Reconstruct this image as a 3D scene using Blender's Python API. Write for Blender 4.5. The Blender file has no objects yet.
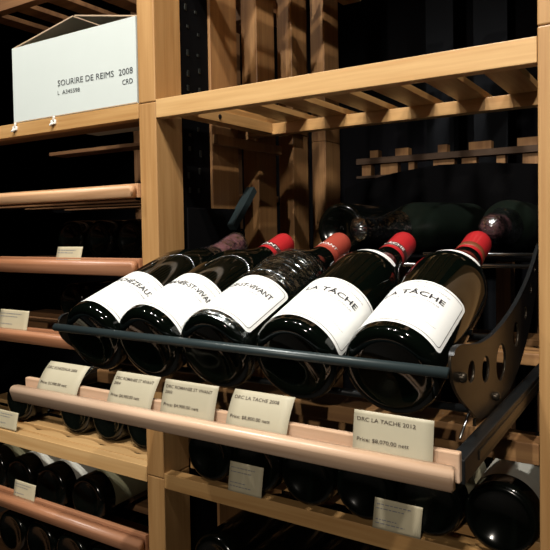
import bpy, bmesh, math, random
from math import sin, cos, pi, radians
from mathutils import Vector, Matrix, noise
random.seed(7)
SC = bpy.context.scene
COL = SC.collection
W = 0.52                                   # clear width of the bay, metres

# ------------------------------------------------------------------ materials
def new_mat(name):
    m = bpy.data.materials.new(name); m.use_nodes = True
    nt = m.node_tree; b = nt.nodes['Principled BSDF']
    return m, nt, b

def plain(name, col, rough=.5, metal=0, spec=.5, noise_amt=0, coat=0, bump=0, bscale=200):
    m, nt, b = new_mat(name)
    b.inputs['Base Color'].default_value = (*col, 1)
    b.inputs['Roughness'].default_value = rough
    b.inputs['Metallic'].default_value = metal
    b.inputs['Specular IOR Level'].default_value = spec
    b.inputs['Coat Weight'].default_value = coat
    tc = nt.nodes.new('ShaderNodeTexCoord')
    n = nt.nodes.new('ShaderNodeTexNoise'); n.inputs['Scale'].default_value = bscale
    nt.links.new(tc.outputs['Object'], n.inputs['Vector'])
    if noise_amt:
        mx = nt.nodes.new('ShaderNodeMixRGB'); mx.blend_type = 'MULTIPLY'
        mx.inputs['Color1'].default_value = (*col, 1)
        cr = nt.nodes.new('ShaderNodeValToRGB')
        cr.color_ramp.elements[0].color = (1-noise_amt,)*3+(1,); cr.color_ramp.elements[1].color = (1, 1, 1, 1)
        nt.links.new(n.outputs['Fac'], cr.inputs['Fac']); nt.links.new(cr.outputs['Color'], mx.inputs['Color2'])
        mx.inputs['Fac'].default_value = 1
        nt.links.new(mx.outputs['Color'], b.inputs['Base Color'])
    if bump:
        bp = nt.nodes.new('ShaderNodeBump'); bp.inputs['Strength'].default_value = bump; bp.inputs['Distance'].default_value = .001
        nt.links.new(n.outputs['Fac'], bp.inputs['Height']); nt.links.new(bp.outputs['Normal'], b.inputs['Normal'])
    return m

def wood(name, c1, c2, axis, rough=.45, scale=1.0, coat=.15):
    """long grained timber: stretched noise for the fibres, distorted bands for the figure"""
    m, nt, b = new_mat(name)
    tc = nt.nodes.new('ShaderNodeTexCoord')
    inf = nt.nodes.new('ShaderNodeObjectInfo')
    off = nt.nodes.new('ShaderNodeVectorMath'); off.operation = 'MULTIPLY_ADD'
    cmb = nt.nodes.new('ShaderNodeCombineXYZ')
    for k in range(3): nt.links.new(inf.outputs['Random'], cmb.inputs[k])
    off.inputs[1].default_value = (7, 5, 3)
    nt.links.new(cmb.outputs[0], off.inputs[0]); nt.links.new(tc.outputs['Object'], off.inputs[2])
    s = [55*scale]*3; s[axis] = 3.0*scale
    mp = nt.nodes.new('ShaderNodeMapping'); mp.inputs['Scale'].default_value = s
    nt.links.new(off.outputs[0], mp.inputs['Vector'])
    n1 = nt.nodes.new('ShaderNodeTexNoise'); n1.inputs['Scale'].default_value = 1; n1.inputs['Detail'].default_value = 3
    n1.inputs['Distortion'].default_value = .6
    nt.links.new(mp.outputs[0], n1.inputs['Vector'])
    s2 = [260*scale]*3; s2[axis] = 9*scale
    mp2 = nt.nodes.new('ShaderNodeMapping'); mp2.inputs['Scale'].default_value = s2
    nt.links.new(off.outputs[0], mp2.inputs['Vector'])
    n2 = nt.nodes.new('ShaderNodeTexNoise'); n2.inputs['Scale'].default_value = 1; n2.inputs['Detail'].default_value = 4
    nt.links.new(mp2.outputs[0], n2.inputs['Vector'])
    mx = nt.nodes.new('ShaderNodeMath'); mx.operation = 'MULTIPLY_ADD'; mx.inputs[1].default_value = .35
    mm = nt.nodes.new('ShaderNodeMath'); mm.operation = 'MULTIPLY'; mm.inputs[1].default_value = .65
    nt.links.new(n1.outputs['Fac'], mm.inputs[0]); nt.links.new(n2.outputs['Fac'], mx.inputs[0]); nt.links.new(mm.outputs[0], mx.inputs[2])
    cr = nt.nodes.new('ShaderNodeValToRGB')
    cr.color_ramp.elements[0].position = .37; cr.color_ramp.elements[0].color = (*c2, 1)
    cr.color_ramp.elements[1].position = .62; cr.color_ramp.elements[1].color = (*c1, 1)
    nt.links.new(mx.outputs[0], cr.inputs['Fac']); nt.links.new(cr.outputs[0], b.inputs['Base Color'])
    b.inputs['Roughness'].default_value = rough; b.inputs['Coat Weight'].default_value = coat; b.inputs['Coat Roughness'].default_value = .25
    bp = nt.nodes.new('ShaderNodeBump'); bp.inputs['Strength'].default_value = .15; bp.inputs['Distance'].default_value = .0006
    nt.links.new(n2.outputs['Fac'], bp.inputs['Height']); nt.links.new(bp.outputs[0], b.inputs['Normal'])
    return m

OAK1, OAK2 = (.54, .32, .125), (.40, .21, .07)
M_oakX = wood('oak along x', OAK1, OAK2, 0)
M_oakY = wood('oak along y', OAK1, OAK2, 1)
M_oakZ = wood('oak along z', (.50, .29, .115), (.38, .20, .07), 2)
M_oakD = wood('shade-toned oak along z', (.36, .19, .07), (.24, .115, .04), 2, .6)  # oak with the shade of recessed parts put into its colour
M_palX = wood('pale oak', (.64, .41, .18), (.52, .30, .115), 0)
M_oakDX = wood('shade-toned oak along x', (.33, .175, .065), (.22, .105, .038), 0, .6)  # shade put into the oak colour for the cross slats and support rail
M_beech = wood('pale pink beech', (.66, .47, .33), (.52, .34, .215), 0, .33)
M_redX = wood('reddish beech', (.45, .215, .115), (.33, .14, .065), 0, .4)
M_rail2 = wood('light beech', (.66, .40, .22), (.50, .27, .13), 0, .4)
M_darkw = wood('dark brown timber', (.22, .11, .045), (.13, .06, .025), 2, .6)
M_darkwX = wood('dark brown timber x', (.22, .11, .045), (.13, .06, .025), 0, .6)
M_glass = plain('dark bottle glass', (.0012, .0022, .0014), .07, 0, .5, coat=.0)
M_glassb = plain('dark dusty bottle glass', (.0025, .0035, .0025), .14, 0, .45, noise_amt=.5, bscale=60)
M_label = plain('white label paper', (.86, .88, .86), .55, noise_amt=.04, bscale=400)
M_cream = plain('cream label paper', (.62, .57, .38), .6, noise_amt=.2, bscale=60)
M_whitel = plain('aged white label paper', (.66, .66, .58), .6, noise_amt=.2, bscale=60)
M_olive = plain('dim olive label paper', (.16, .15, .085), .6, noise_amt=.3, bscale=60)
M_ink = plain('black ink', (.03, .03, .035), .6)
M_inkl = plain('grey ink', (.22, .22, .24), .6)
M_inkc = plain('brown black card ink', (.055, .04, .03), .7)
M_inkb = plain('carton print', (.02, .025, .03), .6)
M_red = plain('red wax capsule', (.40, .018, .022), .30, coat=.3, bump=.15, bscale=120)
M_brick = plain('brick red wax capsule', (.33, .055, .035), .36, coat=.2, bump=.15, bscale=120)
M_pink = plain('dull mauve capsule', (.30, .13, .15), .4, noise_amt=.5, bscale=150)
M_band = plain('dark capsule band', (.05, .018, .015), .4)
M_bandb = plain('brown capsule band', (.16, .05, .02), .4)
M_wtext = plain('white capsule lettering', (.8, .75, .72), .5)
M_card = plain('cream price card', (.45, .415, .30), .55, noise_amt=.06, bscale=90)
M_card2 = plain('small cream price card', (.56, .50, .34), .55, noise_amt=.12, bscale=90)
M_black = plain('black powder coated steel', (.012, .014, .015), .38, .3, .5, bump=.1, bscale=900)
M_bronze = plain('dark bronze steel plate', (.050, .040, .028), .32, .7, .5, bump=.08, bscale=700)
M_rod = plain('blue black painted tube', (.030, .045, .048), .33, .2, .6)
M_steel = plain('bright steel', (.55, .56, .55), .25, 1)
M_steeld = plain('dull steel tab', (.05, .055, .05), .35, .8)
M_carton = plain('white carton board', (.60, .665, .64), .6, noise_amt=.05, bscale=20)
M_kraft = plain('brown inside of carton', (.50, .37, .25), .7, noise_amt=.15, bscale=60)
M_tape = plain('white plastic clip', (.8, .79, .74), .5)
M_wall = plain('dark plaster', (.006, .006, .008), .8, 0, .1, noise_amt=.3, bscale=6)
M_floor = plain('dark stone floor', (.03, .025, .02), .6, noise_amt=.3, bscale=10)
M_matt = plain('matt black sheet', (.002, .002, .0025), .8, 0, .08)
M_dusty = plain('dusty old glass', (.014, .022, .016), .3, 0, .5, noise_amt=.6, bscale=40)
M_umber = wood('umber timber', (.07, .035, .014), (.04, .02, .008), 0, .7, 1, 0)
M_panel = plain('charcoal panel', (.006, .007, .009), .8, 0, .1, noise_amt=.2, bscale=20)

def film(name, lo, hi, tint):
    m = bpy.data.materials.new(name); m.use_nodes = True; nt = m.node_tree
    for n in list(nt.nodes):
        if n.type != 'OUTPUT_MATERIAL': nt.nodes.remove(n)
    out = [n for n in nt.nodes if n.type == 'OUTPUT_MATERIAL'][0]
    tr = nt.nodes.new('ShaderNodeBsdfTransparent')
    gl = nt.nodes.new('ShaderNodeBsdfAnisotropic'); gl.inputs['Color'].default_value = (*tint, 1); gl.inputs['Roughness'].default_value = .2
    mx = nt.nodes.new('ShaderNodeMixShader')
    tc = nt.nodes.new('ShaderNodeTexCoord'); n = nt.nodes.new('ShaderNodeTexNoise'); n.inputs['Scale'].default_value = 90
    n.inputs['Distortion'].default_value = 2.5
    mp = nt.nodes.new('ShaderNodeMapping'); mp.inputs['Scale'].default_value = (.35, 1.5, 1)
    nt.links.new(tc.outputs['Object'], mp.inputs[0]); nt.links.new(mp.outputs[0], n.inputs['Vector'])
    cr = nt.nodes.new('ShaderNodeValToRGB')
    cr.color_ramp.elements[0].position = .45; cr.color_ramp.elements[0].color = (lo,)*3+(1,)
    cr.color_ramp.elements[1].position = .62; cr.color_ramp.elements[1].color = (hi,)*3+(1,)
    nt.links.new(n.outputs['Fac'], cr.inputs['Fac']); nt.links.new(cr.outputs[0], mx.inputs['Fac'])
    nt.links.new(tr.outputs[0], mx.inputs[1]); nt.links.new(gl.outputs[0], mx.inputs[2]); nt.links.new(mx.outputs[0], out.inputs[0])
    return m
M_film = film('crinkled cling film', .06, .45, (.80, .90, .92))
M_foil = film('crumpled clear sleeve', .32, .85, (.85, .90, .92))

# ------------------------------------------------------------------ mesh helpers
def link(name, bm, mat, parent=None, smooth=False, loc=None):
    me = bpy.data.meshes.new(name); bm.normal_update(); bm.to_mesh(me); bm.free()
    me.materials.append(mat)
    if smooth:
        for p in me.polygons: p.use_smooth = True
    o = bpy.data.objects.new(name, me); COL.objects.link(o)
    if parent: o.parent = parent
    if loc is not None: o.location = loc
    return o

def tag(o, label=None, cat=None, group=None, kind=None):
    if label: o['label'] = label
    if cat: o['category'] = cat
    if group: o['group'] = group
    if kind: o['kind'] = kind
    return o

def thing(name, label, cat, loc=(0, 0, 0), group=None, rot=None):
    o = bpy.data.objects.new(name, None); o.empty_display_size = .02; COL.objects.link(o)
    o.location = loc
    if rot: o.rotation_euler = rot
    return tag(o, label, cat, group)

def dup(root, **kw):
    r = root.copy(); COL.objects.link(r)
    for ch in root.children:
        c = ch.copy(); COL.objects.link(c); c.parent = r
        for g in ch.children:
            d = g.copy(); COL.objects.link(d); d.parent = c
    return r

def box(x0, x1, y0, y1, z0, z1, bev=.0, seg=2, bm=None):
    nb = bmesh.new()
    bmesh.ops.create_cube(nb, size=1)
    for v in nb.verts:
        v.co = Vector(((x0+x1)/2+v.co.x*(x1-x0), (y0+y1)/2+v.co.y*(y1-y0), (z0+z1)/2+v.co.z*(z1-z0)))
    if bev:
        bmesh.ops.bevel(nb, geom=nb.edges[:], offset=bev, segments=seg, profile=.5, affect='EDGES')
    if bm is None: return nb
    me = bpy.data.meshes.new('t'); nb.to_mesh(me); nb.free(); bm.from_mesh(me); bpy.data.meshes.remove(me)
    return bm

def tube(p, q, r, n=16, bm=None, caps=True, dome=False):
    bm = bm or bmesh.new()
    p, q = Vector(p), Vector(q); d = (q-p).normalized()
    u = d.orthogonal().normalized(); w = d.cross(u)
    st = [(p, r), (q, r)]
    if dome: st = [(p-d*r*.6, r*.35), (p-d*r*.45, r*.75), (p, r), (q, r), (q+d*r*.45, r*.75), (q+d*r*.6, r*.35)]
    rings = [[bm.verts.new(c+(u*cos(2*pi*k/n)+w*sin(2*pi*k/n))*rr) for k in range(n)] for c, rr in st]
    for a, b in zip(rings, rings[1:]):
        for k in range(n): bm.faces.new((a[k], a[(k+1) % n], b[(k+1) % n], b[k]))
    if caps: bm.faces.new(rings[0][::-1]); bm.faces.new(rings[-1])
    return bm

def path_tube(pts, r, n=10):
    bm = bmesh.new(); pts = [Vector(p) for p in pts]; rings = []
    for i, p in enumerate(pts):
        d = (pts[min(i+1, len(pts)-1)]-pts[max(i-1, 0)]).normalized()
        u = d.cross(Vector((.31, .2, 1))).normalized(); w = d.cross(u)
        rings.append([bm.verts.new(p+(u*cos(2*pi*k/n)+w*sin(2*pi*k/n))*r) for k in range(n)])
    for a, b in zip(rings, rings[1:]):
        for k in range(n): bm.faces.new((a[k], a[(k+1) % n], b[(k+1) % n], b[k]))
    bm.faces.new(rings[0][::-1]); bm.faces.new(rings[-1])
    return bm

def lathe(prof, n=64, jit=None):
    """profile [(s, r)] turned about local +Y; phi measured from +Z towards +X"""
    bm = bmesh.new(); rings = []
    for i, (s, r) in enumerate(prof):
        if r < 1e-6: rings.append([bm.verts.new((0, s, 0))]); continue
        ring = []
        for k in range(n):
            f = 2*pi*k/n; rr = r
            if jit: rr += jit(s, f)
            ring.append(bm.verts.new((rr*sin(f), s, rr*cos(f))))
        rings.append(ring)
    for a, b in zip(rings, rings[1:]):
        if len(a) == 1 and len(b) == 1: continue
        for k in range(n):
            k2 = (k+1) % n
            if len(a) == 1: bm.faces.new((a[0], b[k2], b[k]))
            elif len(b) == 1: bm.faces.new((a[k], a[k2], b[0]))
            else: bm.faces.new((a[k], a[k2], b[k2], b[k]))
    bmesh.ops.recalc_face_normals(bm, faces=bm.faces)
    return bm

def patch(r, s0, s1, f0, f1, cr=.004, n=60, rfun=None, thick=.0):
    """paper patch with rounded corners wrapped on a cylinder about local +Y (angles in degrees)"""
    bm = bmesh.new(); f0, f1 = radians(f0), radians(f1); cols = []
    Lf = (f1-f0)*r
    for i in range(n+1):
        t = i/n
        # denser columns at the ends for the corners
        t = .5-.5*cos(pi*t)
        d = t*Lf; e = min(d, Lf-d)
        cut = 0
        if e < cr: cut = cr-math.sqrt(max(0, cr*cr-(cr-e)**2))
        f = f0+(f1-f0)*t
        col = []
        for j in range(9):
            s = s0+cut+(s1-s0-2*cut)*j/8
            rr = r if rfun is None else rfun(s)
            col.append(bm.verts.new((rr*sin(f), s, rr*cos(f))))
        cols.append(col)
    for a, b in zip(cols, cols[1:]):
        for j in range(8): bm.faces.new((a[j], b[j], b[j+1], a[j+1]))
    bmesh.ops.remove_doubles(bm, verts=bm.verts, dist=1e-6)
    bmesh.ops.recalc_face_normals(bm, faces=bm.faces)
    return bm

def frame_patch(r, s0, s1, f0, f1, w, cr=.004, n=48):
    """thin border line with rounded corners on the cylinder"""
    L = radians(f1-f0)*r; H = s1-s0
    def loop(ins):
        pts = []; c = max(cr-ins, .0006)
        for cx, cy, a0 in ((L-ins-c, H-ins-c, 0), (ins+c, H-ins-c, 90), (ins+c, ins+c, 180), (L-ins-c, ins+c, 270)):
            for k in range(7):
                a = radians(a0+15*k); pts.append((cx+c*cos(a), cy+c*sin(a)))
        out = []
        for i, p in enumerate(pts):
            q = pts[(i+1) % len(pts)]; m = max(1, int(math.hypot(q[0]-p[0], q[1]-p[1])/.003))
            if m > 40: m = 40
            for j in range(m): out.append((p, q, j/m))
        return pts
    def dens(pa, pb):
        A, B = [], []
        for i in range(len(pa)):
            a, a2, b, b2 = pa[i], pa[(i+1) % len(pa)], pb[i], pb[(i+1) % len(pb)]
            m = max(1, int(math.hypot(a2[0]-a[0], a2[1]-a[1])/.002))
            for j in range(m):
                t = j/m
                A.append((a[0]+(a2[0]-a[0])*t, a[1]+(a2[1]-a[1])*t)); B.append((b[0]+(b2[0]-b[0])*t, b[1]+(b2[1]-b[1])*t))
        return A, B
    A, B = dens(loop(0), loop(w))
    bm = bmesh.new()
    def vv(p):
        f = radians(f0)+p[0]/r; return bm.verts.new((r*sin(f), s0+p[1], r*cos(f)))
    va, vb = [vv(p) for p in A], [vv(p) for p in B]
    n = len(va)
    for i in range(n): bm.faces.new((va[i], va[(i+1) % n], vb[(i+1) % n], vb[i]))
    bmesh.ops.recalc_face_normals(bm, faces=bm.faces)
    return bm

def text_flat(s, bold=0.0):
    """2D text mesh verts/faces, normalised: left edge 0, cap height 1"""
    cu = bpy.data.curves.new('txt', 'FONT'); cu.body = s; cu.size = 1; cu.offset = bold; cu.resolution_u = 3
    o = bpy.data.objects.new('txt', cu); COL.objects.link(o)
    dg = bpy.context.evaluated_depsgraph_get(); me = bpy.data.meshes.new_from_object(o.evaluated_get(dg))
    bm = bmesh.new(); bm.from_mesh(me); bpy.data.objects.remove(o); bpy.data.meshes.remove(me); bpy.data.curves.remove(cu)
    xs = [v.co.x for v in bm.verts]; x0, x1 = min(xs), max(xs)
    for v in bm.verts: v.co.x -= x0; v.co.y /= .73; v.co.x /= .73
    return bm, (x1-x0)/.73

def text_wrap(s, r, f0, f1, s0, h, bold=0.0):
    bm, w = text_flat(s, bold)
    a0, a1 = radians(f0), radians(f1)
    for v in bm.verts:
        f = a0+(a1-a0)*v.co.x/w
        v.co = Vector((r*sin(f), s0+v.co.y*h, r*cos(f)))
    return bm

def text_plane(s, fn, width, h, bold=0.0):
    """fn(x along, y up) -> world/local point"""
    bm, w = text_flat(s, bold)
    for v in bm.verts: v.co = Vector(fn(v.co.x/w*width, v.co.y*h))
    return bm

# ------------------------------------------------------------------ bottles
BR = .0405
PROF = [(.010, 0), (.008, .012), (.003, .026), (.0, .031), (.0, .034), (.0012, .0372), (.0042, .0398), (.008, BR), (.05, BR), (.10, BR), (.150, BR),
        (.160, .0400), (.170, .0384), (.180, .0356), (.190, .0318), (.200, .0275), (.210, .0235), (.220, .0203), (.230, .0178), (.240, .0160), (.250, .0149), (.262, .0145), (.288, .0145), (.2945, .0138), (.2955, 0)]
def rad(s):
    for (a, ra), (b, rb) in zip(PROF[7:], PROF[8:]):
        if a <= s <= b: return ra+(rb-ra)*(s-a)/(b-a)
    return BR
CAP = [(.238, rad(.238)+.0006), (.240, rad(.240)+.0010), (.250, .0160), (.262, .0157), (.280, .0159), (.289, .0159), (.2935, .0148), (.2962, .0120), (.2972, .006), (.2974, 0)]
def bottle_body_mesh():
    return lathe(PROF, 72)

def capsule_bm(scale=1.0): return lathe([(s, r*scale) for s, r in CAP], 40)

TH = radians(19.3)
BY, BZ = -.219, -.1025
def display_bottle(X, label, capmat, title, tf0, tf1, lf0, lf1, roll_group, band=None, bandmat=None, wrap=False, sleeve=False, slip=None, loop=False):
    t = thing('wine_bottle', label, 'wine bottle', (X, BY, BZ), 'bottles laid out on the metal display cradle', rot=(TH, 0, 0))
    g = link('glass_body', bottle_body_mesh(), M_glass, t, True)
    c = link('capsule', capsule_bm(), capmat, t, True)
    if band:
        b = link('capsule_band', lathe([(.2465, .01635), (.2468, .0167), (.2555, .01645), (.2558, .0161)], 40), bandmat or M_band, c, True)
        if band != ' ':
            link('band_lettering', text_wrap(band, .01705, -72, 66, .2482, .0052, .012), M_wtext, c)
    lb = link('front_label', patch(BR+.0003, .013, .0935, lf0, lf1, .006), M_label, t, True); lb['label'] = 'white paper label'
    link('border_line', frame_patch(BR+.00055, .0165, .0900, lf0+4.5, lf1-4.5, .00055, .0045), M_ink, lb)
    link('title_lettering', text_wrap(title, BR+.00085, tf0, tf1, .0650, .0080, .012), M_ink, lb)
    mid = (tf0+tf1)/2
    link('small_lettering', text_wrap('APPELLATION CONTROLEE', BR+.00075, mid-24, mid+36, .0585, .0022), M_inkl, lb)
    sg = bmesh.new()                                   # handwritten looking signature strokes
    for (fa, fb, s0, h, seed) in ((mid-14, mid+24, .0405, .0042, 1), (mid+8, mid+46, .0300, .0034, 2)):
        rnd = random.Random(seed); fs = fa; pts = []
        while fs < fb:
            pts.append((fs, s0+rnd.uniform(-.4, 1)*h*.6)); fs += rnd.uniform(1.2, 3.2)
        for (a, sa), (b2, sb) in zip(pts, pts[1:]):
            if rnd.random() < .22: continue
            r = BR+.0007; w = .00032
            q = [(a, sa), (b2, sb), (b2, sb+w), (a, sa+w)]
            sg.faces.new([sg.verts.new((r*sin(radians(f)), s, r*cos(radians(f)))) for f, s in q])
    link('signature', sg, M_inkl, lb)
    link('upper_lettering', text_wrap('SOCIETE CIVILE DU DOMAINE', BR+.00075, mid-34, mid+42, .0800, .0019), M_inkl, lb)
    if slip:
        link('neck_label', patch(.03, .174, .1885, slip[0], slip[1], .004, 40, rfun=lambda s: rad(s)+.0004), M_label, t, True)
    if wrap:
        def jit(s, f):
            n1 = noise.noise(Vector((sin(f)*1.3, s*230, cos(f)*1.3))); n2 = noise.noise(Vector((sin(f)*3, s*560, cos(f)*3)))
            return .0010*n1+.0006*n2
        pr = [(.002+i*.0007, BR+.0014 if .002+i*.0007 > .009 else .0385+.0014+(i*.0007)*.28) for i in range(15)]
        link('cling_film', lathe(pr, 110, jit), M_film, t)
        pr = [(.0965+i*.0009, rad(.0965+i*.0009)+.0017) for i in range(92)]
        w = link('cling_film', lathe(pr, 110, jit), M_film, t)
    if sleeve:
        def jit(s, f):
            return .0011*noise.noise(Vector((sin(f)*3, s*110, cos(f)*3)))+.0007*noise.noise(Vector((sin(f)*8, s*300, cos(f)*8)))
        pr = [(.214+i*.0013, max(rad(.214+i*.0013) if i < 60 else .0148, .0148)+.0021) for i in range(64)]+[(.2985, .012), (.3000, .006), (.3003, .0)]
        link('plastic_sleeve', lathe(pr, 90, jit), M_foil, t, True)
    if loop:
        pts = []
        for k in range(33):
            a = -pi*.52+pi*1.12*k/32
            f = radians(loop)+.62*sin(a); s = .118+.040*cos(a)
            rr = rad(s)+.0011
            pts.append((rr*sin(f), s, rr*cos(f)))
        link('film_reflection_arc', path_tube(pts, .0005, 8), M_foil, t, True)  # thin tube standing in for a light reflection on the film
    return t

display_bottle(.100, 'leftmost display bottle, its neck tip in a crumpled clear plastic sleeve', M_pink, '\u00c9CH\u00c9ZEAUX', -12, 64, -50, 98, 0, sleeve=True, loop=38)
display_bottle(.1815, 'second display bottle from the left, red capsule with white lettering on a dark band', M_red, 'ROMAN\u00c9E-ST-VIVANT', -33, 75, -58, 86, 0, band='VIVANT', loop=40)
display_bottle(.267, 'middle display bottle wrapped in crinkled cling film, brick red capsule', M_brick, 'ROMAN\u00c9E-ST-VIVANT', -56, 51, -78, 66, 0, band='ST VIVANT', bandmat=M_brick, wrap=True)
display_bottle(.355, 'fourth display bottle, LA TACHE label and bright white lettering around its red capsule', M_red, 'LA T\u00c2CHE', -18, 60, -56, 88, 0, band='LA T\u00c2CHE', slip=(-55, 62))
display_bottle(.445, 'rightmost display bottle beside the pierced side plate, brown ring on red capsule', M_red, 'LA T\u00c2CHE', -35, 44, -74, 71, 0, band=' ', bandmat=M_bandb, slip=(-62, 58))

# plain lying bottles, base towards the viewer
def cellar_bottle_proto(labmat, name='wine_bottle', cap=M_black, glass=M_glassb, r=1.0, lab=(.03, .115)):
    t = thing(name, 'x', 'wine bottle')
    link('glass_body', lathe([(s, q*r) for s, q in PROF], 48), glass, t, True)
    link('capsule', capsule_bm(), cap, t, True)
    if labmat:
        l = link('front_label', patch(BR*r+.0003, lab[0], lab[1], -70, 70, .004), labmat, t, True)
    return t
protos = {}
def cellar(x, y, z, kind, label, group, roll=0, r=1.0, flip=False, yaw=0, pitch=0):
    key = (kind, r)
    if key not in protos:
        protos[key] = cellar_bottle_proto(*{'cream': (M_cream,), 'white': (M_whitel,), 'olive': (M_olive,), 'none': (None,)}[kind], r=r)
        t = protos[key]
    else:
        t = dup(protos[key])
    t.location = (x, y, z); t.rotation_mode = 'XYZ'
    t.rotation_mode = 'QUATERNION'
    M = Matrix.Rotation(radians(yaw), 3, 'Z') @ Matrix.Rotation(radians(pitch), 3, 'X') @ Matrix.Rotation(radians(roll), 3, 'Y')
    t.rotation_quaternion = M.to_quaternion()
    tag(t, label, 'wine bottle', group)
    return t

g = 'bottles lying on the shelf right below the display'
ZR = -.344+.0405+.0008
for i, (x, k, lb) in enumerate([
    (.0800, 'olive', 'leftmost bottle base on the shelf below the display, nearest the wide oak post'),
    (.1597, 'olive', 'bottle base directly behind the left small card below the display'),
    (.2395, 'white', 'third bottle base from the left on the shelf below the display'),
    (.3193, 'cream', 'bottle base behind the left end of the right small card below the display'),
    (.3991, 'cream', 'bottle with yellowish label under the right end of the pale pull-out nosing'),
    (.4792, 'white', 'large bottle with white label against the right post, below the metal side plate')]):
    cellar(x, .004, ZR, k, lb, g, roll=(0, 10, -20, 5, 25, 12)[i], r=.97)
g = 'bottles on the lowest shelf under the oak rail'
for i, (x, lb) in enumerate([(.082, 'dark bottle base at the bottom edge, leftmost under the oak rail'), (.165, 'dark bottle base at the bottom edge, second from the left under the oak rail'),
                             (.248, 'dark bottle base at the bottom edge, third from the left under the oak rail')]):
    cellar(x, .012, -.4635+.0, 'none', lb, g)
g = 'bottles on the flat oak shelf of the left bay'
ZL = -.340+.038+.001
for i, (x, lb) in enumerate([(-.405, 'bottle base at the far left end of the flat oak shelf behind the small card'), (-.250, 'left bottle of the trio on the flat oak shelf of the left bay'),
                             (-.168, 'middle bottle of the trio on the flat oak shelf of the left bay'), (-.086, 'bottle on the flat oak shelf right against the wide oak post')]):
    cellar(x, .045, ZL, 'none', lb, g, r=.93)
g = 'bottles lying in the lower left pull-out tray'
for i, (x, k, lb) in enumerate([(-.478, 'olive', 'leftmost bottle in the lower left tray, cut by the picture edge'), (-.395, 'white', 'second bottle from the left in the lower left tray, small white label patch'),
                                (-.308, 'white', 'bottle with bright white label band in the lower left tray, third from the left'), (-.212, 'olive', 'rightmost bottle in the lower left tray with broad dim olive label')]):
    cellar(x, .035, -.4430, k, lb, g, roll=(0, 0, 5, 40)[i], r=.98)
g = 'bottles in the bottom left corner under the reddish rail'
for i, (x, lb) in enumerate([(-.44, 'dark bottle base in the bottom left corner, leftmost'), (-.355, 'dark bottle base in the bottom left corner, second from the left'), (-.27, 'dark bottle base in the bottom left corner, third from the left'), (-.185, 'dark bottle base in the bottom left corner, nearest the oak post')]):
    cellar(x, .045, -.5605, 'none', lb, g)
for zt, nm, xs in ((-.0385, 'middle reddish rail', (-.40, -.315, -.23, -.145)), (-.166, 'reddish rail beside the display', (-.40, -.315, -.23, -.145))):
    for k, x in enumerate(xs):
        cellar(x, .17, zt+.0405*.93+.001, 'none', '%s bottle lying in the dark above the %s' % (('leftmost', 'second', 'third', 'rightmost')[k], nm), 'bottles in the dark above the '+nm, r=.93)

# rear bottles behind the capsules
g = 'bottles lying at the back behind the red capsules'
def back_bottle(tip, yaw, label, cap, sleeve=False, pitch=0):
    t = thing('wine_bottle', label, 'wine bottle', (0, 0, 0), g)
    link('glass_body', bottle_body_mesh(), M_dusty, t, True)
    link('capsule', capsule_bm(), cap, t, True)
    if sleeve:
        def jit(s, f): return .0012*noise.noise(Vector((sin(f)*3, s*90, cos(f)*3)))+.0007*noise.noise(Vector((sin(f)*8, s*260, cos(f)*8)))
        link('plastic_sleeve', lathe([(.205+i*.0013, max(rad(min(.205+i*.0013, .288)), .0148)+.0026) for i in range(70)]+[(.300, .009), (.3035, .002), (.3036, .0)], 90, jit), M_foil, t, True)
    d = Vector((sin(yaw), cos(yaw), 0))*1.0
    t.location = Vector(tip)+d*.297
    t.rotation_euler = (0, 0, pi-yaw)
    return t
back_bottle((.252, .140, .0125), radians(17), 'dark bottle at the back with its neck in crumpled clear plastic', M_black, True)
back_bottle((.432, .175, .0125), radians(-3), 'rear bottle with silvery mauve capsule behind the rightmost red capsule', M_pink, True)
bb = thing('wine_bottle', 'dark bare bottle at the back with its base towards the brick red capsule', 'wine bottle', (.198, .195, .0125), g)
link('glass_body', bottle_body_mesh(), M_glassb, bb, True)
link('capsule', capsule_bm(), M_black, bb, True)

# ------------------------------------------------------------------ metal display cradle
PX0, PX1 = .0565, .4965
t = thing('bottle_display_cradle', 'black metal display cradle with pierced side plates holding the five leaning bottles', 'display rack', (0, 0, 0))
def smooth_poly(pts, it=2):
    for _ in range(it):
        out = []
        for i in range(len(pts)):
            a, b = pts[i], pts[(i+1) % len(pts)]
            out += [(a[0]*.75+b[0]*.25, a[1]*.75+b[1]*.25), (a[0]*.25+b[0]*.75, a[1]*.25+b[1]*.75)]
        pts = out
    return pts
OUT = [(-.2262, -.0983), (-.2270, -.082), (-.220, -.0765), (-.2049, -.0765), (-.177, -.0815), (-.1462, -.0852), (-.1047, -.0850), (-.0442, -.0768), (.0026, -.0660), (.0558, -.0492), (.0977, -.0292), (.1236, -.0130),
       (.1400, -.0050), (.1400, -.0180), (.125, -.050), (.105, -.078), (.0713, -.108), (.0209, -.1363), (-.0191, -.1492), (-.050, -.1550), (-.1416, -.1550), (-.1785, -.1340), (-.2113, -.1145)]
HOLES = [(-.1717, -.1045, .0105, .0092), (-.1251, -.1117, .0130, .0118), (-.0666, -.1165, .0200, .0178), (.0016, -.1000, .0145, .0130), (.0519, -.0830, .0085, .0075), (.0850, -.0590, .0070, .0060), (.108, -.0370, .0055, .0050)]
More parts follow.
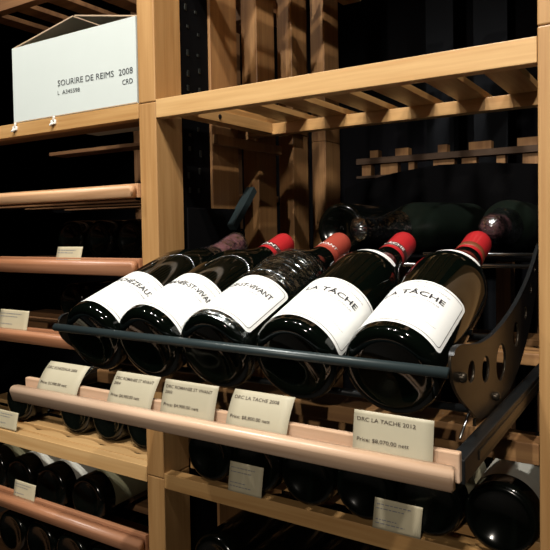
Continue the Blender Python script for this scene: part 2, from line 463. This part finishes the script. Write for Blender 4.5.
def side_plate(x, th):
    cu = bpy.data.curves.new('pl', 'CURVE'); cu.dimensions = '2D'; cu.fill_mode = 'BOTH'; cu.extrude = th/2
    def spl(pts):
        s = cu.splines.new('POLY'); s.points.add(len(pts)-1)
        for i, (a, b) in enumerate(pts): s.points[i].co = (a, b, 0, 1)
        s.use_cyclic_u = True
    spl(smooth_poly(OUT))
    for (y, z, a, b) in HOLES: spl([(y+a*cos(2*pi*k/28), z+b*sin(2*pi*k/28)) for k in range(28)])
    o = bpy.data.objects.new('pl', cu); COL.objects.link(o)
    dg = bpy.context.evaluated_depsgraph_get(); me = bpy.data.meshes.new_from_object(o.evaluated_get(dg))
    bm = bmesh.new(); bm.from_mesh(me); bpy.data.objects.remove(o); bpy.data.meshes.remove(me); bpy.data.curves.remove(cu)
    for v in bm.verts: v.co = Vector((x+v.co.z, v.co.x, v.co.y))
    bmesh.ops.remove_doubles(bm, verts=bm.verts, dist=1e-6); bmesh.ops.recalc_face_normals(bm, faces=bm.faces)
    return bm
for x in (PX0, PX1):
    p = link('side_plate', side_plate(x, .0025), M_bronze, t)
    inner = 1 if x < .2 else -1
    lip = bmesh.new()
    for (a, b) in zip(smooth_poly(OUT)[3:44], smooth_poly(OUT)[4:45]):
        vs = [lip.verts.new((x-.00125, a[0], a[1]+.0002)), lip.verts.new((x-.00125, b[0], b[1]+.0002)), lip.verts.new((x+.0030, b[0], b[1]+.0002)), lip.verts.new((x+.0030, a[0], a[1]+.0002))]
        lip.faces.new(vs)
    bmesh.ops.remove_doubles(lip, verts=lip.verts, dist=1e-6)
    link('folded_rim', lip, M_black, p, True)
    for (y, z) in ((-.2030, -.1025), (-.0948, -.1425)):
        link('bolt', tube((x-.004, y-.0, z), (x+.004, y, z), .0042, 12, dome=True), M_bronze, p, True)
link('front_rod', tube((PX0, -.2300, -.0903), (PX1, -.2300, -.0940), .0043, 20), M_rod, t, True)
for (s, dz) in ((.030, 0), (.150, 0)):
    y = BY+s*cos(TH)+sin(TH)*(BR+.0036); z = BZ+s*sin(TH)-cos(TH)*(BR+.0036)
    link('support_rod', tube((PX0, y, z), (PX1, y, z), .0033, 14), M_black, t, True)
link('back_rod', tube((PX0, .096, -.0345), (PX1, .096, -.0345), .0026, 14), M_steel, t, True)
link('back_rod', tube((PX0+.30, .122, -.0215), (PX1, .122, -.0215), .0020, 14), M_steel, t, True)
for x in (PX0+.000, PX1):
    sx = x-.0035 if x < .2 else x-.0035
    link('wire_strut', tube((sx, -.1376, -.1275), (sx, -.1900, -.1552), .0011, 10), M_steel, t, True)
    # foot standing on the pull-out frame
    link('foot_bracket', box(x-.0040, x-.0013, -.150, -.060, -.1558, -.150), M_bronze, t)

# ------------------------------------------------------------------ pull-out shelf
t = thing('pull_out_shelf', 'pale beech pull-out shelf with rounded front nosing holding the five large price cards', 'shelf', (0, 0, 0))
def nosing_bm(x0, x1, y0, z0, z1, depth, n=10):
    """rounded front edge moulding, profile in YZ, extruded along X"""
    h = z1-z0; pr = [(y0+depth, z0), (y0+h*.28, z0), (y0+h*.20, z0+h*.08), (y0, z1-h*.34)]
    for k in range(n+1):
        a = radians(180-90*k/n); pr.append((y0+h*.32+h*.32*cos(a), z1-h*.32+h*.32*sin(a)))
    pr.append((y0+depth, z1-.0005))
    bm = bmesh.new(); A = [bm.verts.new((x0, y, z)) for y, z in pr]; B = [bm.verts.new((x1, y, z)) for y, z in pr]
    n = len(pr)
    for i in range(n): bm.faces.new((A[i], B[i], B[(i+1) % n], A[(i+1) % n]))
    bm.faces.new(A[::-1]); bm.faces.new(B)
    bmesh.ops.recalc_face_normals(bm, faces=bm.faces)
    bmesh.ops.bevel(bm, geom=[e for e in bm.edges if abs(e.verts[0].co.x-e.verts[1].co.x) < 1e-6], offset=.0012, segments=2, affect='EDGES')
    return bm
NX0, NX1 = .0155, .5075
link('front_nosing', nosing_bm(NX0, NX1, -.2620, -.1715, -.1540, .011), M_beech, t, True)
link('card_lip', box(NX0+.004, NX1+.0008, -.2440, -.2375, -.1700, -.1475, .0012), M_beech, t)
link('front_core', box(NX0+.004, NX1-.003, -.2510, -.2440, -.1690, -.1612), M_beech, t)
for x in (.0250, .5045):
    r_ = link('side_runner', box(x-.006, x+.006, -.2388, .40, -.1720, -.1535, .001), M_black, t)
    link('slide_channel', box(x-.0068, x+.0068, -.20, .38, -.1660, -.1590), M_steel if 0 else M_bronze, r_)
for y in (-.150, .19, .30):
    link('cross_slat', box(.0312, .4983, y, y+.060, -.1720, -.1560, .001), M_oakDX, t)

# cards on the pull-out shelf
def card(x0, w, z0, z1, ybot, ytop, label, lines, group, curl=.0, name='price_card', mat=None, shear=0.0, ink=.0022):
    mat = mat or M_card
    H = math.hypot(z1-z0, ytop-ybot)
    def fn(u, v, off=0.0):
        tt = v/H
        bend = curl*tt*tt
        return Vector((x0+u+shear*tt, ybot+(ytop-ybot)*tt+bend-off*cos(0), z0+(z1-z0)*tt-abs(bend)*.25+off*.4))
    bm = bmesh.new(); nx, nz = 6, 12
    F = [[bm.verts.new(fn(w*i/nx, H*j/nz)) for j in range(nz+1)] for i in range(nx+1)]
    B = [[bm.verts.new(fn(w*i/nx, H*j/nz)+Vector((0, .0004, 0))) for j in range(nz+1)] for i in range(nx+1)]
    for i in range(nx):
        for j in range(nz):
            bm.faces.new((F[i][j], F[i+1][j], F[i+1][j+1], F[i][j+1])); bm.faces.new((B[i][j], B[i][j+1], B[i+1][j+1], B[i+1][j]))
    for i in range(nx):
        bm.faces.new((F[i][nz], F[i+1][nz], B[i+1][nz], B[i][nz])); bm.faces.new((F[i+1][0], F[i][0], B[i][0], B[i+1][0]))
    for j in range(nz):
        bm.faces.new((F[0][j], F[0][j+1], B[0][j+1], B[0][j])); bm.faces.new((F[nx][j+1], F[nx][j], B[nx][j], B[nx][j+1]))
    bmesh.ops.recalc_face_normals(bm, faces=bm.faces)
    o = link(name, bm, mat, None, True); tag(o, label, 'price card', group)
    for item in lines:
        if isinstance(item[0], str):
            s, ux, vz, wd, h = item
            tb = text_plane(s, lambda a, b: fn(ux+a, vz+b, .00035), wd, h, .004)
            link('lettering', tb, M_inkc, o)
        else:
            ux, vz, wd, h = item
            db = bmesh.new(); rnd = random.Random(int(ux*1e5+vz*1e6)); a = ux
            while a < ux+wd:
                l = rnd.uniform(.002, .006); e = min(a+l, ux+wd)
                db.faces.new([db.verts.new(fn(p, q, .0004)) for p, q in ((a, vz), (e, vz), (e, vz+h), (a, vz+h))]); a = e+.0012
            link('printed_line', db, M_inkl if mat is M_card2 else M_inkc, o)
    return o
GC = 'large price cards in the groove of the pull-out shelf'
YB, YT = -.2502, -.2395
zc = -.1608
def big_card(x0, w, zt, label, title, year, price, lean, curl, shear):
    H = math.hypot(zt-zc, lean)
    L = [(title, .003, H-.0078, w*(.74 if not year else .86), .0030)]
    if year: L.append((year, .003, H-.0128, .0085, .0028))
    L.append((price, .0035, .0118, w*.66, .0030))
    card(x0, w, zc, zt, YB, YB+lean, label, L, GC, curl, shear=shear)
big_card(.0465, .0640, -.1250, 'leftmost large price card, curled back at the top, in front of the first bottle', 'DRC ECHEZEAUX 2006', '', 'Price: $3,980.00 nett', .005, .014, .002)
big_card(.1555, .0590, -.1250, 'second large price card from the left, leaning back, under the second bottle', 'DRC ROMANEE ST VIVANT', '2004', 'Price: $4,900.00 nett', .006, .008, .003)
big_card(.2275, .0635, -.1250, 'third large price card from the left, close beside the second one', 'DRC ROMANEE ST VIVANT', '2003', 'Price: $4,900.00 nett', .005, .004, .001)
big_card(.3045, .0625, -.1250, 'large price card reading LA TACHE 2008, curled back at the top', 'DRC LA TACHE 2008', '', 'Price: $8,800.00 nett', .005, .010, .001)
big_card(.4270, .0635, -.1262, 'rightmost large price card, reading LA TACHE 2012', 'DRC LA TACHE 2012', '', 'Price: $8,070.00 nett', .004, .001, .000)

# ------------------------------------------------------------------ rack posts
def post(x0, x1, y0, y1, segs, label, group=None, cat='post', mat=M_oakZ, bev=.0015, name='rack_post'):
    xc, yc = (x0+x1)/2, (y0+y1)/2
    t = thing(name, label, cat, (xc, yc, segs[0][0]), group)
    for (a, b) in segs:
        link('post_section', box(x0-xc, x1-xc, y0-yc, y1-yc, a-segs[0][0], b-segs[0][0]-.0009, bev), mat, t)
    return t
PL = -.0337
post(PL, 0, 0, .0585, [(-1.1, -.352), (-.352, .2035), (.2035, .95)], 'wide oak post between the left bay and the bottle display')
p = post(W, W+.045, 0, .0585, [(-1.1, -.352), (-.352, .2160), (.2160, .95)], 'oak post at the right edge of the picture')
GI = 'posts in a row along the left side of the display bay'
for i, (a, b, xx) in enumerate([(.132, .206, 0), (.268, .328, 0), (.392, .452, 0), (.530, .60, 0)]):
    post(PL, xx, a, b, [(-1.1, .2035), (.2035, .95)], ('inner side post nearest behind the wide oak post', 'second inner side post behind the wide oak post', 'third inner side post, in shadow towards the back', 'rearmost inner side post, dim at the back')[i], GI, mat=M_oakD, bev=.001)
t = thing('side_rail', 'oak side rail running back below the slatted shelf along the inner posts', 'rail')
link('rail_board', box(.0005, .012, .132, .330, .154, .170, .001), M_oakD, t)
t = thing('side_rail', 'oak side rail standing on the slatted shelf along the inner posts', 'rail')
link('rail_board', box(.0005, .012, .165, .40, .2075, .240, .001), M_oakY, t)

# ------------------------------------------------------------------ slatted shelf over the display
t = thing('slatted_shelf', 'oak slatted shelf above the display bottles with broad pale front board', 'shelf')
link('front_board', box(.0004, W-.0004, 0, .018, .1790, .2058, .0008), M_palX, t)
for i in range(7):
    x1 = .0475+.0727*i
    link('slat', box(x1-.040, x1, .0180, .30, .1965, .2055, .0006), M_oakY, t)
link('back_beam', box(.0004, W-.0004, .235, .255, .1775, .1963, .0006), M_oakX, t)
link('end_rail', box(.028, .052, .0185, .2345, .1790, .1964, .0006), M_oakY, t)
link('screw', tube((.0522, .085, .187), (.0535, .085, .187), .0036, 12), M_black, t)

t = thing('slatted_shelf', 'slatted shelf higher up the display bay, added above the picture for its shade', 'shelf')
link('front_board', box(.0004, W-.0004, 0, .018, .500, .527, .0008), M_palX, t)  # unseen shelf added to cast slatted shade on the inner posts
for i in range(7):
    x1 = .0475+.0727*i
    link('slat', box(x1-.044, x1, .0180, .62, .518, .527, .0006), M_oakY, t)
link('back_beam', box(.0004, W-.0004, .235, .255, .499, .5178, .0006), M_oakX, t)

# second row of rack further back, seen over the black panel
GB = 'rack frame parts in the dark at the back of the bay'
def simple(name, bmx, mat, label, cat, group=None, parent=None):
    o = link(name, bmx, mat, parent); return tag(o, label, cat, group)
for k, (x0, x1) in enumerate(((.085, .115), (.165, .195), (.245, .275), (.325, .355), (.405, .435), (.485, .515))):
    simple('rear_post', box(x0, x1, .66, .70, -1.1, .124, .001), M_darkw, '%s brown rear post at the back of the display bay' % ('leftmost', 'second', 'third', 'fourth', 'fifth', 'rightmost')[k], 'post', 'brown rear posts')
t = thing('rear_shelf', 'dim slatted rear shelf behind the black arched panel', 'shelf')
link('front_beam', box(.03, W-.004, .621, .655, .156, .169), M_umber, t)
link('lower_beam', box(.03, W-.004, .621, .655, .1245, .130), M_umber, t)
for x0, x1 in ((.040, .062), (.085, .125), (.150, .163), (.205, .250), (.265, .295), (.335, .352), (.385, .430), (.450, .480)):  # blocks shaped to stand in for lit patches at the back
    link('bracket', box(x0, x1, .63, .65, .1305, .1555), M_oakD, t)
for x0, x1 in ((.060, .080), (.120, .150), (.215, .235), (.280, .325), (.375, .420), (.465, .495)):  # upper row of blocks, also in place of lit patches
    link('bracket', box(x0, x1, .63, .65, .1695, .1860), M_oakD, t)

# ------------------------------------------------------------------ black cabinet parts behind the bottles
def arched_panel():
    pts = [(.060, -.0331), (.060, .096), (.1029, .109), (.1678, .1213), (.22, .128), (.2567, .1311), (.3426, .130), (.4338, .1215), (W-.004, .112), (W-.004, -.0331)]
    bm = bmesh.new(); A = [bm.verts.new((x, .500, z)) for x, z in pts]; B = [bm.verts.new((x, .506, z)) for x, z in pts]
    n = len(pts)
    for i in range(n): bm.faces.new((A[i], A[(i+1) % n], B[(i+1) % n], B[i]))
    bm.faces.new(A[::-1]); bm.faces.new(B); bmesh.ops.recalc_face_normals(bm, faces=bm.faces)
    return bm
t = thing('black_rear_tray', 'black metal tray with arched back panel holding the rear bottles', 'tray')
link('tray_floor', box(.080, W-.010, .160, .4995, -.0330, -.0290), M_matt, t)
link('arched_back_panel', arched_panel(), M_matt, t)
for x in (.086, W-.016):
    link('tray_leg', box(x-.004, x+.004, .31, .35, -.1557, -.0332), M_black, t)
    link('tray_leg', box(x-.004, x+.004, .200, .215, -.1557, -.0332), M_black, t)
t = thing('black_side_bracket', 'black metal bracket with slanted bar beside the inner side posts', 'bracket')
link('bracket_plate', box(.0140, .0165, .048, .185, -.10, .049, .0008), M_matt, t)
link('plate_foot', box(.0140, .0250, .048, .185, -.1530, -.1002, .0004), M_black, t)
b_ = bmesh.new(); a0, a1 = Vector((.024, .150, .018)), Vector((.024, .212, .083)); dd = (a1-a0).normalized(); nn = Vector((0, -dd.z, dd.y))
vs = []
for e in (a0, a1):
    for sx in (-.010, .006):
        for sn in (-.006, .006): vs.append(b_.verts.new(e+Vector((sx, 0, 0))+nn*sn))
for f in ((0, 1, 3, 2), (4, 6, 7, 5), (0, 4, 5, 1), (2, 3, 7, 6), (0, 2, 6, 4), (1, 5, 7, 3)): b_.faces.new([vs[k] for k in f])
bmesh.ops.recalc_face_normals(b_, faces=b_.faces)
link('slanted_bar', b_, M_rod, t)

# ------------------------------------------------------------------ lower shelf of the display bay
t = thing('rack_shelf', 'oak shelf carrying the row of bottles below the display', 'shelf')
link('front_board', box(.0004, W-.0004, 0, .018, -.3665, -.3440, .0008), M_oakX, t)
for y in (.06, .16, .26, .40): link('cross_slat', box(.0004, W-.0004, y, y+.06, -.3560, -.3440, .0008), M_oakX, t)
t = thing('rack_shelf', 'lowest shelf of the display bay, hidden in shadow', 'shelf')
link('front_board', box(.0004, W-.0004, .0, .018, -.5300, -.5046, .0008), M_oakX, t)
for y in (.06, .18, .30): link('cross_slat', box(.0004, W-.0004, y, y+.06, -.5160, -.5046, .0008), M_oakX, t)

simple('support_rail', box(.0004, W-.0004, .0, .030, -.2350, -.2130, .0008), M_oakDX, 'oak rail right under the runners of the pull-out shelf, seen beside the right post', 'rail')

# ------------------------------------------------------------------ left bay
LX0, LX1 = -.62, PL-.0006
def left_shelf(zt, zb, label, style, mat, deckz=None, mat2=None):
    t = thing('rack_shelf' if style != 'pull' else 'pull_out_shelf', label, 'shelf')
    if style == 'flat':
        link('front_board', box(LX0, LX1, 0, .018, zb, zt, .0008), mat, t)
        for y in ((.05, .13, .21, .30, .40) if zt < 0 else (.07, .30)): link('cross_slat', box(LX0, LX1, y, y+.05, zt-.008, zt, .0008), mat if zt < 0 else M_darkwX, t)  # carton shelf slats take a darker brown in place of shade
    else:
        link('front_nosing', nosing_bm(LX0, LX1, -.024, zb, zt, .016), mat, t, True)
        link('card_lip', box(LX0, LX1, -.0055, .0020, zb, zt+.0030, .0008), mat2 or mat, t)
        dz = deckz if deckz is not None else zt-.003
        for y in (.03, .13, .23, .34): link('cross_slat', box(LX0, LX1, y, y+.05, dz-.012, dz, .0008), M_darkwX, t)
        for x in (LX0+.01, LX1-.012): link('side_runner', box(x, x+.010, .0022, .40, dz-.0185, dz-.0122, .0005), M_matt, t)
    return t
left_shelf(.2045, .1815, 'oak shelf under the white carton in the left bay', 'flat', M_oakX)
left_shelf(.0825, .0645, 'light beech rail above the dark gap, second shelf of the left bay', 'pull', M_rail2)
left_shelf(-.0290, -.0520, 'reddish beech rail at mid height of the left bay, one small card on it', 'pull', M_redX, -.0385)
left_shelf(-.1510, -.1720, 'reddish beech rail of the left bay that runs behind the display', 'pull', M_redX, -.1660)
t5 = left_shelf(-.3400, -.3640, 'broad flat oak shelf in the left bay just under the pull-out shelf', 'flat', M_palX)
cs = bmesh.new()                                     # wavy bottle cradle strip behind the front board
N = 120; top = []
for i in range(N+1):
    x = LX0+.01+(LX1-.02-LX0)*i/N
    top.append((x, .0185+.012+.010*abs(sin(pi*(x+.003)/.082))))
A = [cs.verts.new((x, .0182, -.3396)) for x, y in top]; B = [cs.verts.new((x, y, -.3396)) for x, y in top]
A2 = [cs.verts.new((x, .0182, -.3520)) for x, y in top]; B2 = [cs.verts.new((x, y, -.3520)) for x, y in top]
for i in range(N):
    cs.faces.new((A[i], A[i+1], B[i+1], B[i])); cs.faces.new((B[i], B[i+1], B2[i+1], B2[i])); cs.faces.new((A2[i], B2[i], B2[i+1], A2[i+1])); cs.faces.new((A[i], A2[i], A2[i+1], A[i+1]))
bmesh.ops.recalc_face_normals(cs, faces=cs.faces)
link('bottle_cradle', cs, M_palX, t5)
left_shelf(-.4470, -.4700, 'reddish beech pull-out tray nosing at the lower left holding four labelled bottles', 'pull', M_redX, -.4835)
t = thing('rack_shelf', 'bottom shelf of the left bay, below the picture edge', 'shelf')
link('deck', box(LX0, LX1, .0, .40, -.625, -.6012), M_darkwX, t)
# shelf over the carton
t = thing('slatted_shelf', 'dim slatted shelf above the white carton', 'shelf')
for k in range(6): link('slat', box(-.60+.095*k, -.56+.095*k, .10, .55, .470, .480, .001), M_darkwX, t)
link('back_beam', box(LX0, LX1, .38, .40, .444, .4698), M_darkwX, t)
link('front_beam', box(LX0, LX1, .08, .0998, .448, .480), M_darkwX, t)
GD = 'dark rear uprights of the left bay'
for k, x in enumerate((-.60, -.50, -.40, -.30, -.20, -.11)):
    simple('rear_post', box(x, x+.03, .56, .60, -1.1, .95, .001), M_darkw, '%s rear upright in the dark of the left bay' % ('leftmost', 'second', 'third', 'fourth', 'fifth', 'rightmost')[k], 'post', GD)

# black slotted steel track in the narrow gap behind the wide post
t = thing('slotted_track', 'black slotted steel track with bright tabs in the gap behind the wide oak post', 'shelf track')
link('track_plate', box(-.0060, -.0045, .0592, .1313, -1.0995, .95), M_matt, t)
tab0 = None; rnd = random.Random(3)
for k in range(26):
    z = -.02+.0315*k
    for y in (.078, .104):
        yy = y+rnd.uniform(-.004, .004); zz = z+rnd.uniform(-.006, .006); h = rnd.uniform(.5, 1.3)
        if tab0 is None: tb = tab0 = link('steel_tab', box(0, .0014, -.0028, .0028, -.0042, .0042, .0006, 1), M_steeld, t)
        else: tb = tab0.copy(); COL.objects.link(tb); tb.parent = t
        tb.location = (-.0044, yy, zz); tb.scale = (1, 1, h)

# small cards on the left rails and below the display
def small_card(x0, w, zb, zt, y, lean, label, group, n=3, mat=None):
    H = zt-zb
    L = [(.003, H*.80, w*.72, .0012), (.003, H*.66, w*.60, .0012)]
    if n > 2: L.append((.003, H*.30, w*.45, .0012))
    if n > 3: L.append((.003, H*.18, w*.62, .0012))
    card(x0, w, zb, zt, y, y+lean, label, L, group, .001, mat=mat or M_card2, shear=.003)
GS = 'small price cards on the shelf rails'
small_card(-.2230, .0600, -.0490+.010, -.0085, -.0070, .004, 'small cream card standing on the mid height reddish rail', GS)
small_card(-.3820, .0800, -.1560, -.1195, -.0070, .004, 'small cream card at the left edge beside the display, on the reddish rail', GS)
small_card(-.3520, .0570, -.4530, -.4210, -.0070, .002, 'small cream card tilted on the lower left tray nosing', GS)
small_card(-.4150, .0620, -.3385, -.3060, .0030, .003, 'small cream card at the left edge on the flat oak shelf', GS)
small_card(.1185, .0550, -.3438, -.3030, -.0010, .002, 'small cream card below the display in front of the left bottles', GS, 4)
small_card(.3330, .0590, -.3438, -.3070, -.0010, .001, 'small half shaded card below the display towards the right', GS, 4)

# ------------------------------------------------------------------ carton
BX0, BX1, BZ0, BZ1, BD = -.3290, -.0362, .2050, .3330, .19
t = thing('wine_carton', 'open white cardboard wine carton printed SOURIRE DE REIMS 2008', 'box', (BX0, .0, BZ0))
Lw, Hh = BX1-BX0, BZ1-BZ0
cb = bmesh.new(); th = .003
for a in ((0, Lw, 0, th, 0, Hh), (0, Lw, BD-th, BD, 0, Hh), (0, th, th, BD-th, 0, Hh), (Lw-th, Lw, th, BD-th, 0, Hh), (th, Lw-th, th, BD-th, 0, th)): box(*a, bm=cb)
link('carton_body', cb, M_carton, t)
def slab(pts, th, n):
    bm = bmesh.new(); n = Vector(n).normalized()*th
    A = [bm.verts.new(Vector(p)) for p in pts]; B = [bm.verts.new(Vector(p)+n) for p in pts]
    k = len(pts)
    bm.faces.new(A); bm.faces.new(B[::-1])
    for i in range(k): bm.faces.new((A[i], B[i], B[(i+1) % k], A[(i+1) % k]))
    bmesh.ops.recalc_face_normals(bm, faces=bm.faces); return bm
pk = Vector((-.1770-BX0, .004, .3600-BZ0))
f = link('side_flap', slab([(0, .003, Hh), (0, BD-.003, Hh), (pk.x, BD-.003, pk.z), (pk.x, .004, pk.z)], .002, (-.2, 0, 1)), M_kraft, t); f['label'] = 'raised left flap, brown inside'
f = link('side_flap', slab([(Lw, .003, Hh), (Lw, BD-.003, Hh), (pk.x+.004, BD-.003, pk.z), (pk.x+.004, .004, pk.z)], .002, (.2, 0, 1)), M_kraft, t); f['label'] = 'raised right flap, brown inside'
f = link('end_flap', slab([(.004, BD-.006, Hh), (Lw-.004, BD-.006, Hh), (pk.x, BD-.006, pk.z-.003)], .002, (0, 1, 0)), M_kraft, t); f['label'] = 'brown rear flap'
def bxt(s, x0, z0, x1, z1, h):
    d = Vector((x1-x0, z1-z0)); L = d.length
    link('printed_lettering', text_plane(s, lambda a, b: (x0-BX0+a, -.0005, z0-BZ0+b+(z1-z0)*a/L), L, h, 0), M_inkb, t)
bxt('SOURIRE DE REIMS', -.2119, .2529, -.0832, .2503, .0098)
bxt('2008', -.0725, .2500, -.0433, .2500, .0098)
bxt('CRD', -.0654, .2353, -.0438, .2355, .0080)
bxt('L  A345598', -.2125, .2390, -.1597, .2378, .0068)
link('base_edge', box(0, Lw, -.0004, .0, 0, .0015), M_kraft, t)
# white plastic clips on the shelf edge
for (x, z, lb) in ((-.3250, .1955, 'left white plastic clip on the edge of the carton shelf'), (-.2240, .1960, 'right white plastic clip on the edge of the carton shelf')):
    bm = box(-.006, .006, -.004, 0, -.004, .004, .0018, 3); tube((.002, -.003, .002), (.004, -.004, .008), .0022, 10, bm, dome=True); tube((0, -.0045, -.003), (-.004, -.0055, -.005), .002, 10, bm, dome=True)
    o = link('plastic_clip', bm, M_tape, None, True, (x, .0008, z)); tag(o, lb, 'clip', 'white clips on the carton shelf edge')

# ------------------------------------------------------------------ room shell
def struct(name, bmx, mat): o = link(name, bmx, mat); o['kind'] = 'structure'; return o
struct('floor', box(-2.2, 2.2, -4.8, 1.25, -1.15, -1.1), M_floor)
struct('wall_back', box(-2.2, 2.2, 1.2, 1.25, -1.0999, 1.6), M_wall)
struct('wall_left', box(-2.25, -2.2, -4.8, 1.25, -1.1, 1.6), M_wall)
struct('ceiling', box(-2.2, 2.2, -4.8, 1.25, 1.6, 1.65), M_wall)
for k, (x0, x1) in enumerate(((.10, .17), (.22, .30), (.37, .44))):
    simple('hanging_panel', box(x0, x1, .90, .905, -1.0995, 1.2), M_panel, '%s charcoal panel in the darkness above the slatted shelf' % ('left', 'middle', 'right')[k], 'panel', 'charcoal panels in the dark')

# ------------------------------------------------------------------ camera
f_, yaw, pitch, roll = 630.7, radians(32.3), radians(1.67), radians(-.98)
fwd = Vector((-sin(yaw)*cos(pitch), cos(yaw)*cos(pitch), -sin(pitch)))
r0 = Vector((cos(yaw), sin(yaw), 0)); u0 = r0.cross(fwd)
rr = cos(roll)*r0+sin(roll)*u0; uu = -sin(roll)*r0+cos(roll)*u0
cd = bpy.data.cameras.new('camera'); cam = bpy.data.objects.new('camera', cd); COL.objects.link(cam)
R3 = Matrix((rr, uu, -fwd)).transposed()
cam.matrix_world = Matrix.Translation((.637, -.689, .015)) @ R3.to_4x4()
cd.sensor_width = 36; cd.lens = f_*36/550; cd.shift_y = -28/550; cd.clip_start = .01
SC.camera = cam

# ------------------------------------------------------------------ lights: small ceiling spots in front of the rack, plus an added front fill
def spot(name, loc, tgt, power, col, ang=60, size=.02, blend=.4):
    l = bpy.data.lights.new(name, 'SPOT'); l.energy = power; l.color = col; l.spot_size = radians(ang); l.spot_blend = blend; l.shadow_soft_size = size
    o = bpy.data.objects.new(name, l); COL.objects.link(o); o.location = loc
    o.rotation_euler = (Vector(tgt)-Vector(loc)).to_track_quat('-Z', 'Y').to_euler(); return o
spot('ceiling_spot', (.46, -.86, 1.42), (.24, -.12, -.05), 78, (1, .95, .89), 75)
spot('ceiling_spot', (.12, -.86, 1.42), (.20, -.12, -.05), 64, (1, .95, .89), 75)
spot('ceiling_spot', (-.55, -.90, 1.42), (-.25, 0, -.1), 30, (1, .91, .80), 80)
spot('ceiling_spot', (1.15, -.70, 1.42), (.45, 0, -.2), 55, (1, .91, .80), 80)
spot('front_fill', (1.0, -4.2, 1.35), (.10, 0, -.25), 190, (1, .90, .78), 30, .04)  # added fill light to reach under the pull-out shelf
w = bpy.data.worlds.new('World'); SC.world = w; w.use_nodes = True
w.node_tree.nodes['Background'].inputs[0].default_value = (1, .85, .7, 1); w.node_tree.nodes['Background'].inputs[1].default_value = .006
vs_ = SC.view_settings
vs_.view_transform = 'Standard'; vs_.look = 'None'; vs_.gamma = 1; vs_.use_curve_mapping = False; vs_.exposure = 0
